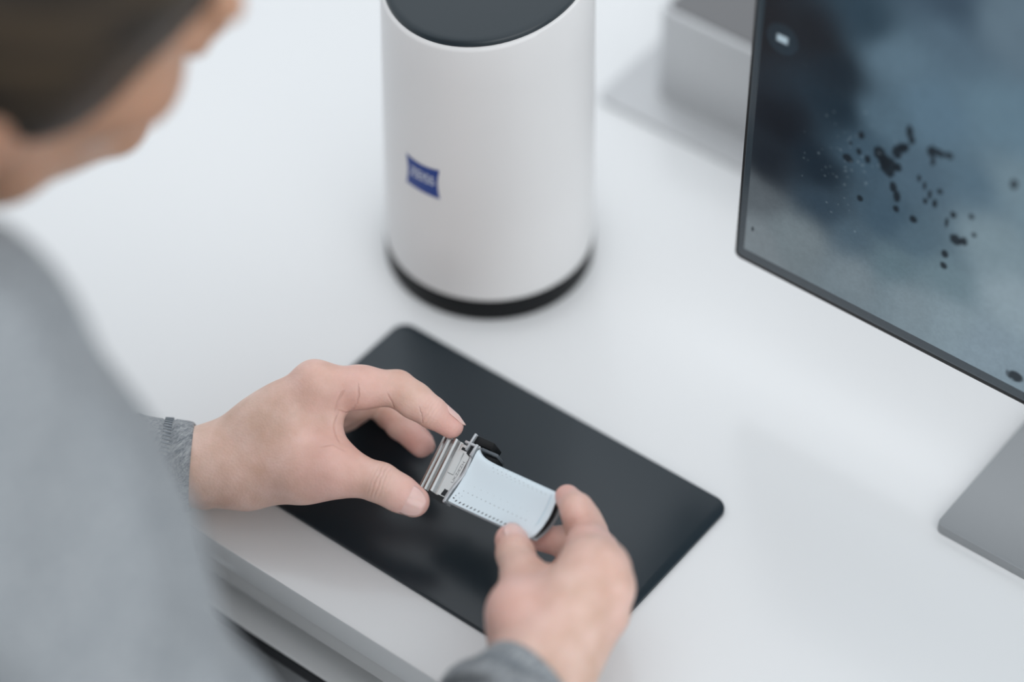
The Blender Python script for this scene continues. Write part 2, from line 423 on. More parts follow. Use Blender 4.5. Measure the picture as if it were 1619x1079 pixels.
for px, py, c in ctl:
    x, z = to_screen(px, py)
    k = 1.0 / (((wx - x) ** 2 + ((wz - z)) ** 2) + 0.00012) ** 2.2
    num += k[..., None] * np.array(srgb(*c)[:3]); den += k
colr = num / den[..., None]
gr = 0.5 * vnoise(GX, GZ, 900, 1) + 0.3 * vnoise(GX, GZ, 330, 2) + 0.2 * vnoise(GX, GZ, 120, 3)
colr *= (0.90 + 0.2 * gr)[..., None]
blobs = [(1391, 243, 10, 8), (1404, 262, 13, 13), (1398, 255, 9, 9), (1418, 240, 8, 8), (1426, 234, 7, 6), (1438, 208, 6, 8), (1442, 222, 5, 6), (1362, 214, 5, 5),
         (1340, 250, 9, 5), (1372, 252, 5, 5), (1358, 240, 4, 4), (1412, 296, 6, 6), (1418, 310, 6, 7), (1417, 330, 5, 4), (1444, 347, 6, 5), (1360, 314, 5, 4),
         (1474, 240, 8, 7), (1486, 243, 8, 5), (1500, 246, 8, 4), (1475, 256, 4, 5), (1453, 282, 3, 5), (1462, 294, 3, 5), (1470, 308, 3, 6), (1478, 322, 4, 6),
         (1486, 303, 5, 4), (1463, 318, 4, 4), (1497, 352, 3, 7), (1511, 379, 10, 6), (1524, 382, 7, 5), (1494, 402, 6, 5), (1492, 420, 6, 4), (1603, 291, 6, 6),
         (1507, 340, 5, 4), (1536, 343, 5, 3), (1540, 372, 4, 3), (1605, 595, 14, 7), (1190, 362, 2, 3), (1420, 265, 6, 5), (1345, 226, 3, 2), (1432, 233, 6, 5)]
for px, py, rx, rz in blobs:
    x, z = to_screen(px, py); sx, sz = to_screen(px + rx, py)[0] - x, rz / 2000.0
    wob = 0.35 * (vnoise(GX, GZ, 500, 5) - .5)
    q = np.sqrt(((GX - x) / sx) ** 2 + ((GZ - z) / sz) ** 2) + wob
    k = np.clip((1.25 - q) / 0.5, 0, 1); k = k * k * (3 - 2 * k)
    colr = colr * (1 - .93 * k[..., None]) + np.array([.006, .010, .015]) * k[..., None]
for i in range(70):
    px, py = rng.normal(1340, 34), rng.normal(265, 50)
    x, z = to_screen(px, py); q = np.hypot(GX - x, GZ - z) / rng.uniform(.0004, .0009)
    colr += (np.clip(1.3 - q, 0, 1) * rng.uniform(.02, .10))[..., None] * np.array([.8, 1, 1.1])
ix, iz = to_screen(1237, 62)
q = np.hypot(GX - ix, GZ - iz); k = np.clip((.0098 - q) / .0015, 0, 1)
colr += k[..., None] * np.array([.006, .014, .02])
q = np.maximum(np.abs(GX - ix) / .0032, np.abs(GZ - iz) / .0022); k = np.clip((1.1 - q) / .3, 0, 1)
colr = colr * (1 - k[..., None]) + k[..., None] * np.array(srgb(170, 190, 202)[:3])
nxg, nzg = len(gx), len(gz)
sv = np.stack([GX - MO[0], np.full_like(GX, SY - MO[1]), GZ - MO[2]], -1).reshape(-1, 3)
idx = np.arange(nxg * nzg).reshape(nzg, nxg)
sf = np.stack([idx[:-1, :-1], idx[:-1, 1:], idx[1:, 1:], idx[1:, :-1]], -1).reshape(-1, 4)
def np_mesh(name, v, f, m, parent=None, smooth=True):
    me = bpy.data.meshes.new(name)
    n = f.shape[1]
    me.vertices.add(len(v)); me.vertices.foreach_set('co', np.ascontiguousarray(v, np.float32).ravel())
    me.loops.add(f.size); me.loops.foreach_set('vertex_index', np.ascontiguousarray(f, np.int32).ravel())
    me.polygons.add(len(f)); me.polygons.foreach_set('loop_start', np.arange(0, f.size, n, dtype=np.int32))
    me.polygons.foreach_set('use_smooth', np.full(len(f), smooth))
    me.materials.append(m); me.update(calc_edges=True); me.validate()
    return link(bpy.data.objects.new(name, me), parent)
m = mat('monitor_picture', (0.004, 0.005, 0.006, 1), 0.35, spec=0.18)
a_ = nd(m, 'ShaderNodeAttribute', attribute_name='picture')
lk(m, a_.outputs['Color'], bsdf(m).inputs['Emission Color']); bsdf(m).inputs['Emission Strength'].default_value = 0.92
scr = np_mesh('screen', sv, sf, m, mon)
ca = scr.data.color_attributes.new('picture', 'FLOAT_COLOR', 'POINT')
ca.data.foreach_set('color', np.concatenate([np.clip(colr, 0, 1), np.ones(GX.shape + (1,))], -1).astype(np.float32).ravel())
# stand
def mbox(name, x0, x1, y0, y1, z0, z1, m, bevel):
    return box(name, x0 - MO[0], x1 - MO[0], y0 - MO[1], y1 - MO[1], z0, z1, m, mon, bevel)
rb = rounded_plate('stand_base', 0.2562 - MO[0], 0.456 - MO[0], 0.0255 - MO[1], 0.205 - MO[1], 0, 0.0062, 0.004, M['alu'], mon, 6, .0006)
mbox('stand_neck', 0.332, 0.380, 0.100, 0.116, 0.0060, 0.235, M['alu'], 0.003)
mbox('mount', 0.336, 0.376, 0.0925, 0.103, 0.19, 0.23, M['mon_black'], 0.002)

# ------------------------------------------------------------------ grey instrument behind the monitor
ins = tag(empty('instrument_box', (0.02, 0.29, 0)), 'pale grey box-shaped instrument on a thin base plate behind the monitor', 'instrument')
rounded_plate('base_plate', -0.1035, 0.19, -0.099, 0.12, 0, 0.004, 0.006, M['alu_light'], ins, 6, .0006)
rounded_plate('housing', -0.077, 0.165, -0.076, 0.10, 0.0039, 0.070, 0.006, M['alu_light'], ins, 6, .0012)
rounded_plate('lid', -0.0735, 0.1615, -0.0725, 0.0965, 0.0695, 0.0712, 0.005, M['box_top'], ins, 6, .0004)

# ------------------------------------------------------------------ turbine blade
BO = np.array([0.0682, -0.1269, 0.050])
BX = nrm([1, 0, .157]); BY = np.array([0, 1, .41]); BY = nrm(BY - BX * (BX @ BY)); BZ = np.cross(BX, BY)
blade = tag(empty('turbine_blade'), 'small metal turbine blade with pale perforated airfoil held between both hands', 'turbine blade')
blade.matrix_world = Matrix(((BX[0], BY[0], BZ[0], BO[0]), (BX[1], BY[1], BZ[1], BO[1]), (BX[2], BY[2], BZ[2], BO[2]), (0, 0, 0, 1)))
mm = 0.001
def skew(y): return -0.00013 * y / mm * mm * 1000 * 0  # root broached square to the platform
# fir-tree root: profile in x-z, run along y with a slight skew
prof = [(-24.5, 2.0), (-23.8, 4.3), (-22.3, 4.9), (-21.4, 4.2), (-20.6, 5.2), (-19.6, 7.0), (-18.3, 7.5), (-17.3, 6.6), (-16.6, 5.7), (-15.8, 6.6),
        (-14.6, 8.9), (-13.2, 9.5), (-12.3, 8.8), (-11.2, 7.2), (-9.6, 6.8)]
top = [(x, z - 7.5) for x, z in prof]
full = top + [(-9.6, -11.0)] + [(-11.2, -11.2), (-13.2, -13.2), (-14.6, -12.6), (-16.6, -9.6), (-18.3, -11.3), (-20.6, -9.2), (-22.3, -9.0), (-24.5, -6.5)]
def extrude_y(name, poly, y0, y1, m, parent, sk=0.125, bev=0.0002):
    bm = bmesh.new(); n = len(poly)
    v0 = [bm.verts.new(((x - sk * y0) * mm, y0 * mm, z * mm)) for x, z in poly]
    v1 = [bm.verts.new(((x - sk * y1) * mm, y1 * mm, z * mm)) for x, z in poly]
    bm.faces.new(v0); bm.faces.new(v1[::-1])
    for i in range(n):
        j = (i + 1) % n; bm.faces.new((v0[i], v1[i], v1[j], v0[j]))
    return bm_obj(name, bm, m, parent)
root = extrude_y('root', full, -15.0, 15.2, M['root'], blade)
# neck with a raised panel, engraved letters and a small window
def lbox(name, x0, x1, y0, y1, z0, z1, m, parent, bevel=0.0):
    return box(name, x0 * mm, x1 * mm, y0 * mm, y1 * mm, z0 * mm, z1 * mm, m, parent, bevel * mm)
neck = extrude_y('neck', [(-11.0, -0.5), (-3.0, -0.5), (-2.0, -2.0), (-2.0, -8.5), (-11.0, -9.5)], -14.6, 14.6, M['root'], blade, 0.10)
pn = extrude_y('raised_panel', [(-10.4, -0.5), (-10.1, 0.1), (-6.9, 0.1), (-6.5, -0.3), (-6.7, -2.0), (-10.0, -2.0)], -2.2, 10.4, M['root'], neck, 0.12)
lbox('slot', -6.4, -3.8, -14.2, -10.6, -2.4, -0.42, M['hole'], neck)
lbox('slot_rib', -6.6, -6.0, -12.6, -10.4, -2.0, -0.1, M['root'], neck)
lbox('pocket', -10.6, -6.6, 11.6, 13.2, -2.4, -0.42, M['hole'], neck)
me = text_mesh('UKZIEZH', 0.0020)
me.transform(Matrix.Rotation(math.pi / 2, 4, 'Z'))
for v in me.vertices: v.co = (v.co.x - 0.0047 - v.co.y * .05, v.co.y * 1.56 + 0.0001, -0.00045)
me.materials.clear(); me.materials.append(M['engrave'])
link(bpy.data.objects.new('lettering', me), neck)['label'] = 'engraved part lettering'
# platform: thin plate across the blade whose near edge waves
def wave(y):
    t = (y + 16.5) / 33.0
    return 0.3 + 1.0 * (0.5 - 0.5 * math.cos(math.pi * min(1, max(0, (t - .12) / .6)))) - 2.2 * math.exp(-((t - .98) / .12) ** 2) * 0
bm = bmesh.new(); ny = 40; rows = []
for i in range(ny + 1):
    y = -16.6 + 33.0 * i / ny; zt = wave(y)
    xo = -2.4 + 1.5 * math.exp(-((y - 1) / 7.0) ** 2)
    rows.append([bm.verts.new((x * mm, y * mm, z * mm)) for x, z in
                 ((xo - .9, zt - .5), (xo - .6, zt + .1), (xo + .4, zt + .35), (xo + 1.0, zt), (xo + 1.2, zt - 1.2), (xo + 1.1, -6.0), (xo - .9, -6.0))])
for a, b in zip(rows[:-1], rows[1:]):
    for k in range(7): bm.faces.new((a[k], a[(k + 1) % 7], b[(k + 1) % 7], b[k]))
bm.faces.new(rows[0]); bm.faces.new(rows[-1][::-1])
plat = bm_obj('platform', bm, M['blade_edge'], blade, angle=50)
lbox('corner_tooth', -2.8, -1.8, -17.3, -16.4, -1.2, 0.3, M['blade_edge'], plat, 0.1)
# angel-wing bracket at the leading end
lbox('upright', -6.9, -5.5, 11.6, 21.6, -9.0, 2.6, M['blade_edge'], blade, 0.25)
lbox('crossbar', -9.5, 0.2, 15.0, 16.4, -9.0, 2.4, M['blade_edge'], blade, 0.25)
lbox('crossbar', -2.2, -0.6, 9.5, 16.4, -9.0, 3.6, M['blade_edge'], blade, 0.25)
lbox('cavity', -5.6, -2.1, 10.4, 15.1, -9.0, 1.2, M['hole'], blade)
lbox('seal_wing', -5.6, 5.4, 17.2, 21.4, -9.2, 1.0, M['mon_black'], blade, 0.3)
lbox('wing_shelf', 0.0, 10.6, 15.2, 16.9, -9.0, 0.6, M['wing'], blade, 0.3)
lbox('wing_side', 3.2, 10.4, 11.2, 15.4, -9.0, -1.2, M['mon_black'], blade, 0.3)
# airfoil: cambered section lofted from the platform to the tip
def chord(x):
    f = math.exp(-x / 2.4)
    lo = -15.6 + 0.3 * (x / 53); hi = 11.8 + 3.4 * math.exp(-x / 3.4) - 0.3 * (x / 53)
    return lo, hi, f
def camber(t, x):      # concave face towards the viewer; t from trailing (low y) to leading edge
    return -2.6 * math.sin(math.pi * t) * (1 - 0.15 * x / 53) + 1.8 * (t - .5) * 1.0
def thick(t): return 4.6 * (t ** 0.9) * math.sqrt(max(0, 1 - t)) * 1.9 + 0.7
def face_pt(x, t, off=0.0):
    lo, hi, f = chord(x)
    y = lo + (hi - lo) * t
    z = camber(t, x) + 0.42 * thick(t) * math.sqrt(max(0.0, min(1, (1 - t) / .08))) + 1.2 * f
    if t > .96: z -= (t - .96) / .04 * 0.8
    return y, z + off
def back_pt(x, t):
    lo, hi, f = chord(x); y = lo + (hi - lo) * t
    return y, camber(t, x) - 0.9 * thick(t) - 1.0 * f
xs = [0, .5, 1.1, 1.9, 3, 4.5, 6.5, 9, 13, 18, 24, 30, 36, 42, 46, 48.4, 49.2, 49.3, 50.1, 50.2, 51, 52, 52.8]
ts = [0.0, .02, .05, .1, .17, .25, .33, .42, .5, .58, .66, .74, .82, .88, .93, .96, .98, 1.0]
bm = bmesh.new(); rows = []
for xi, x in enumerate(xs):
    ring = []
    for t in ts:
        y, z = face_pt(x, t)
        if 49.25 < x < 50.15 and .30 < t < .90: z -= 0.8
        tip = 1.6 * math.sin(math.pi * t) if x > 45 else 0
        xx = x + tip * (x - 45) / 8 if x > 45 else x
        if x >= 51 and t < .14: xx -= 2.0 * (1 - t / .14)
        ring.append(bm.verts.new((xx * mm, y * mm, z * mm)))
    for t in ts[::-1]:
        y, z = back_pt(x, t); ring.append(bm.verts.new((x * mm, y * mm, z * mm)))
    rows.append(ring)
n = len(rows[0])
for a, b in zip(rows[:-1], rows[1:]):
    for k in range(n): bm.faces.new((a[k], b[k], b[(k + 1) % n], a[(k + 1) % n]))
bm.faces.new(rows[0][::-1]); bm.faces.new(rows[-1])
af = bm_obj('airfoil', bm, M['blade'], blade, angle=50)
# dark recess and thin rim of the hollow tip
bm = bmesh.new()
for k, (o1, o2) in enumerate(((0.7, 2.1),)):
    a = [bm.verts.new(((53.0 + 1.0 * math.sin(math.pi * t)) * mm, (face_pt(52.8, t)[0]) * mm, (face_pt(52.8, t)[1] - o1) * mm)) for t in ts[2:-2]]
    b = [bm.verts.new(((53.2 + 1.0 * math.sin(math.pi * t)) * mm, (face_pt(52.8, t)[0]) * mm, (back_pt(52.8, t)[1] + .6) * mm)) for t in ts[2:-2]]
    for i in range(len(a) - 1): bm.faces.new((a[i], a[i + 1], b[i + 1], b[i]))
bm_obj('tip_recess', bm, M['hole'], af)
bm = bmesh.new()
prev = None
for t in ts[1:]:
    y, z = back_pt(52.8, t); q = []
    for dx, dz in ((0, 0), (1.8 + 1.2 * math.sin(math.pi * t), 0), (1.8 + 1.2 * math.sin(math.pi * t), .5), (0, .5)):
        q.append(bm.verts.new(((52.6 + dx) * mm, y * mm, (z + dz) * mm)))
    if prev:
        for k in range(4): bm.faces.new((prev[k], prev[(k + 1) % 4], q[(k + 1) % 4], q[k]))
    prev = q
bm_obj('tip_rim', bm, M['blade_edge'], af)
# cooling holes: rows of small round holes and slots along the thin edge
def t_of(y, x):
    lo, hi, f = chord(x); return (y - lo) / (hi - lo)
hole_me = None
def hole(x, y, rx, ry, ang=0.0, name='cooling_hole'):
    global hole_me
    if hole_me is None:
        hole_me = bpy.data.meshes.new('cooling_hole'); bmh = bmesh.new()
        bmesh.ops.create_cone(bmh, cap_ends=True, segments=10, radius1=1, radius2=.9, depth=0.35)
        bmh.to_mesh(hole_me); bmh.free(); hole_me.materials.append(M['hole'])
    t = t_of(y, x); yy, z = face_pt(x, t); y2, z2 = face_pt(x, min(.999, t + .02))
    o = bpy.data.objects.new(name, hole_me); link(o, af)
    o.location = (x * mm, y * mm, (z - 0.02) * mm)
    o.rotation_euler = (math.atan2(z2 - z, y2 - yy), 0, ang)
    o.scale = (rx * mm, ry * mm, 0.3 * mm)
for i in range(15): hole(3.8 + (43.6 - 3.8) * i / 14, -7.4 - .02 * i, .27, .23)
for x, y in ((2.3, -9.6), (1.6, -11.4)): hole(x, y, .42, .30)
for x, y in ((4.6, -10.2), (4.0, -11.6)): hole(x, y, .18, .16)
hole(1.2, -13.0, .95, .38)
for i in range(13): hole(3.4 + (32.3 - 3.4) * i / 12, -13.8, .36, .80, math.radians(-32), 'edge_slot')
for i in range(6): hole(34.8 + 2.4 * i, -13.8, .36, .80, math.radians(-32), 'edge_slot')
for i in range(13): hole(12.6 + 34 * i / 12, 9.3 - .1 * i, .22, .15)
for i in range(12): hole(14.0 + 33 * i / 12, 7.6, .18, .13)
for i in range(10): hole(12.0 + 30 * i / 10, 10.6, .16, .12)
for i in range(9): hole(8.0 + 4.2 * i, -3.2, .14, .11)
# trailing lip along the thin edge
bm = bmesh.new(); prev = None
for x in np.linspace(0, 48, 25):
    y, z = face_pt(x, 0.0)
    q = [bm.verts.new((x * mm, (y + dy) * mm, (z + dz) * mm)) for dy, dz in ((.5, -.35), (-.7, -.75), (-.7, -1.5), (.6, -1.3))]
    if prev:
        for k in range(4): bm.faces.new((prev[k], prev[(k + 1) % 4], q[(k + 1) % 4], q[k]))
    else: bm.faces.new(q[::-1])
    prev = q
bm.faces.new(prev)
bm_obj('edge_lip', bm, M['blade_edge'], af)

# ------------------------------------------------------------------ signed distance modelling for the person
class Grid:
    def __init__(self, lo, hi, h):
        self.lo = np.array(lo, float); self.h = h
        self.n = np.ceil((np.array(hi) - self.lo) / h).astype(int) + 1
    def new(self): return np.full(self.n, 0.05, np.float32)
    def window(self, lo, hi):
        a = np.clip(np.floor((np.array(lo) - self.lo) / self.h).astype(int), 0, self.n - 1)
        b = np.clip(np.ceil((np.array(hi) - self.lo) / self.h).astype(int) + 1, 1, self.n)
        sl = tuple(slice(i, j) for i, j in zip(a, b))
        ax = [(self.lo[k] + self.h * np.arange(a[k], b[k])).astype(np.float32) for k in range(3)]
        return sl, ax
def smin(a, b, k):
    if k <= 0: return np.minimum(a, b)
    h = np.maximum(k - np.abs(a - b), 0) / k
    return np.minimum(a, b) - h * h * k * 0.25
def sd_cone(ax, a, b, r1, r2):
    a = np.asarray(a, np.float32); b = np.asarray(b, np.float32)
    px = ax[0][:, None, None] - a[0]; py = ax[1][None, :, None] - a[1]; pz = ax[2][None, None, :] - a[2]
    ba = b - a; l2 = float(ba @ ba) + 1e-12; rr = r1 - r2; a2 = l2 - rr * rr; il2 = 1.0 / l2
    y = px * ba[0] + py * ba[1] + pz * ba[2]
    z = y - l2
    pp = px * px + py * py + pz * pz
    x2 = np.maximum(pp * l2 * l2 - y * y * l2, 0)      # |pa*l2 - ba*y|^2
    y2 = y * y * l2; z2 = z * z * l2
    k = np.sign(rr) * rr * rr * x2
    c1 = np.sign(z) * a2 * z2 > k
    c2 = np.sign(y) * a2 * y2 < k
    return np.where(c1, np.sqrt(x2 + z2) * il2 - r2, np.where(c2, np.sqrt(x2 + y2) * il2 - r1, (np.sqrt(x2 * a2 * il2) + y * rr) * il2 - r1)).astype(np.float32)
def sd_ell(ax, c, r, R=None):
    X = np.stack(np.meshgrid(ax[0] - c[0], ax[1] - c[1], ax[2] - c[2], indexing='ij'), -1)
    if R is not None: X = X @ np.asarray(R, np.float32)
    r = np.asarray(r, np.float32)
    k0 = np.sqrt(((X / r) ** 2).sum(-1)); k1 = np.sqrt(((X / r ** 2) ** 2).sum(-1)) + 1e-9
    return (k0 * (k0 - 1) / k1).astype(np.float32)
def add_cone(g, f, a, b, r1, r2, k, sub=False):
    mg = 0.012 + k; R = max(r1, r2) + mg
    sl, ax = g.window(np.minimum(a, b) - R, np.maximum(a, b) + R)
    if min(len(q) for q in ax) < 2: return
    d = sd_cone(ax, a, b, r1, r2)
    f[sl] = -smin(-f[sl], d, k) if sub else smin(f[sl], d, k)
def add_ell(g, f, c, r, k, R=None, sub=False):
    mg = 0.012 + k; Rm = max(r) + mg
    sl, ax = g.window(np.asarray(c) - Rm, np.asarray(c) + Rm)
    d = sd_ell(ax, c, r, R)
    f[sl] = -smin(-f[sl], d, k) if sub else smin(f[sl], d, k)
def surface(g, f, smooth=2):
    s = f < 0
    n = np.array(f.shape) - 1
    cnt = np.zeros(n, np.int8)
    offs = [(i, j, k) for i in (0, 1) for j in (0, 1) for k in (0, 1)]
    for i, j, k in offs: cnt += s[i:i + n[0], j:j + n[1], k:k + n[2]]
    act = (cnt > 0) & (cnt < 8)
    ci = np.argwhere(act)
    vid = np.full(n, -1, np.int64); vid[act] = np.arange(len(ci))
    acc = np.zeros((len(ci), 3)); num = np.zeros(len(ci))
    for a in range(3):
        o1, o2 = [x for x in range(3) if x != a]
        for u in (0, 1):
            for v in (0, 1):
                p = np.zeros(3, int); p[o1] = u; p[o2] = v
                q = p.copy(); q[a] = 1
                d0 = f[tuple((ci + p).T)]; d1 = f[tuple((ci + q).T)]
                m_ = (d0 < 0) != (d1 < 0)
                t = np.where(m_, d0 / (d0 - d1 + 1e-12), 0)
                pt = np.tile(p.astype(float), (len(ci), 1)); pt[:, a] = t
                acc[m_] += pt[m_]; num[m_] += 1
    V = g.lo + (ci + acc / num[:, None]) * g.h
    F = []
    for a in range(3):
        o1, o2 = (a + 1) % 3, (a + 2) % 3
        sl0 = [slice(None)] * 3; sl1 = [slice(None)] * 3
        sl0[a] = slice(0, -1); sl1[a] = slice(1, None)
        e = s[tuple(sl0)] != s[tuple(sl1)]
        ed = np.argwhere(e)
        ok = (ed[:, o1] > 0) & (ed[:, o2] > 0) & (ed[:, o1] < f.shape[o1] - 1) & (ed[:, o2] < f.shape[o2] - 1)
        ed = ed[ok]
        inside = s[tuple(ed.T)]
        cs = []
        for d1, d2 in ((1, 1), (0, 1), (0, 0), (1, 0)):
            c = ed.copy(); c[:, o1] -= d1; c[:, o2] -= d2; cs.append(vid[tuple(c.T)])
        q = np.stack(cs, -1)
        q[~inside] = q[~inside][:, ::-1]
        F.append(q)
    F = np.concatenate(F)
    F = F[(F >= 0).all(1)]
    E = np.concatenate([F[:, [0, 1]], F[:, [1, 2]], F[:, [2, 3]], F[:, [3, 0]]])
    for it in range(smooth):
        for lam in (0.55, -0.50):
            A = np.zeros_like(V); c = np.zeros(len(V))
            np.add.at(A, E[:, 0], V[E[:, 1]]); np.add.at(c, E[:, 0], 1)
            np.add.at(A, E[:, 1], V[E[:, 0]]); np.add.at(c, E[:, 1], 1)
            V = V + lam * (A / np.maximum(c, 1)[:, None] - V)
    return V, F

# ---- joints ---------------------------------------------------------------------------------------
def ext(prev, px, py, length, far):
    """point on the sight line through a photo pixel at one bone length from the previous joint"""
    d = ray(px, py); o = CAM - prev
    a = d @ d; b = 2 * (o @ d); c = o @ o - length ** 2
    disc = b * b - 4 * a * c
    t = (-b + (1 if far else -1) * math.sqrt(max(disc, 0))) / (2 * a)
    return CAM + d * t

# left hand ------------------------------------------------------------------------------------------
LW = at(322, 742, .029)
L_im = at(500, 610, .072)
L_m = nrm(L_im - LW)
vdir = nrm(ray(495, 640))
L_u = nrm(vdir - L_m * (vdir @ L_m) - CUP * .22 + RGT * .10)           # across the knuckles, away from the viewer
L_n = np.cross(L_m, L_u)                        # out of the back of the hand
if L_n[2] < 0: L_n = -L_n
L_mm = L_im + L_u * .020 + L_m * .001 - CUP * .004
L_rm = L_im + L_u * .038 - L_m * .002 - CUP * .006
L_lm = L_im + L_u * .053 - L_m * .009 - L_n * .006
Lf = {}
ip = at(628, 615, .068); idp = at(682, 652, .064); itp = at(713, 674, .0570)
Lf['index'] = [L_im, ip, idp, itp]
mp_ = ext(L_mm, 604, 630, .043, True)
mdp = at(634, 671, .031); mtp = at(666, 704, .031)
Lf['middle'] = [L_mm, mp_, mdp, mtp]
rp = ext(L_rm, 590, 630, .040, True); rd = at(630, 650, .0135); rt = at(654, 672, .0130)
Lf['ring'] = [L_rm, rp, rd, rt]
lp = at(566, 626, .0125); ld = at(600, 638, .0115); lt = at(622, 650, .0110)
Lf['little'] = [L_lm, lp, ld, lt]
L_cmc = at(392, 752, .034); L_tm = at(528, 742, .050); L_ti = at(602, 764, .049); L_tt = at(654, 793, .0435)
Lf['thumb'] = [L_cmc, L_tm, L_ti, L_tt]

# right hand -----------------------------------------------------------------------------------------
RW = at(858, 1068, .050)
R_im = at(928, 893, .076)
R_m = nrm(R_im - RW)
R_mm = at(950, 897, .076); R_rm = at(961, 931, .068); R_lm = at(954, 972, .057)
Rf = {}
rip = at(931, 845, .050); rdp = at(912, 806, .066); rtp = at(897, 787, .0610)
Rf['index'] = [R_im, rip, rdp, rtp]
rmp = at(938, 862, .050); rmd = at(896, 858, .043); rmt = at(858, 852, .041)
Rf['middle'] = [R_mm, rmp, rmd, rmt]
down = nrm([-.25, .35, -.9])
rrp = at(946, 902, .040); rrd = at(906, 890, .032); rrt = at(884, 905, .031)
Rf['ring'] = [R_rm, rrp, rrd, rrt]
rlp = at(945, 940, .032); rld = at(912, 922, .024); rlt = at(888, 925, .022)
Rf['little'] = [R_lm, rlp, rld, rlt]
R_tt = at(808, 855, .052); R_ti = ext(R_tt, 824, 904, .025, False); R_tm = ext(R_ti, 818, 966, .030, False); R_cmc = at(848, 1058, .038)
Rf['thumb'] = [R_cmc, R_tm, R_ti, R_tt]
for nm_, ff in (('L', Lf), ('R', Rf)):
    for k, c in ff.items():
        print(nm_, k, [round(float(np.linalg.norm(c[i + 1] - c[i])) * 1000, 1) for i in range(3)], [np.round(q * 1000).tolist() for q in c])

# forearms and elbows
L_EL = LW + nrm([-.78, -.60, .10]) * .235
R_EL = atd(390, 1600, 1.12)
R_MID = atd(72, 930, 1.07)

RAD = {'index': (.0106, .0092, .0078, .0064), 'middle': (.0108, .0094, .0080, .0066), 'ring': (.0102, .0088, .0075, .0062),
       'little': (.0092, .0077, .0066, .0056), 'thumb': (.0150, .0118, .0099, .0081)}

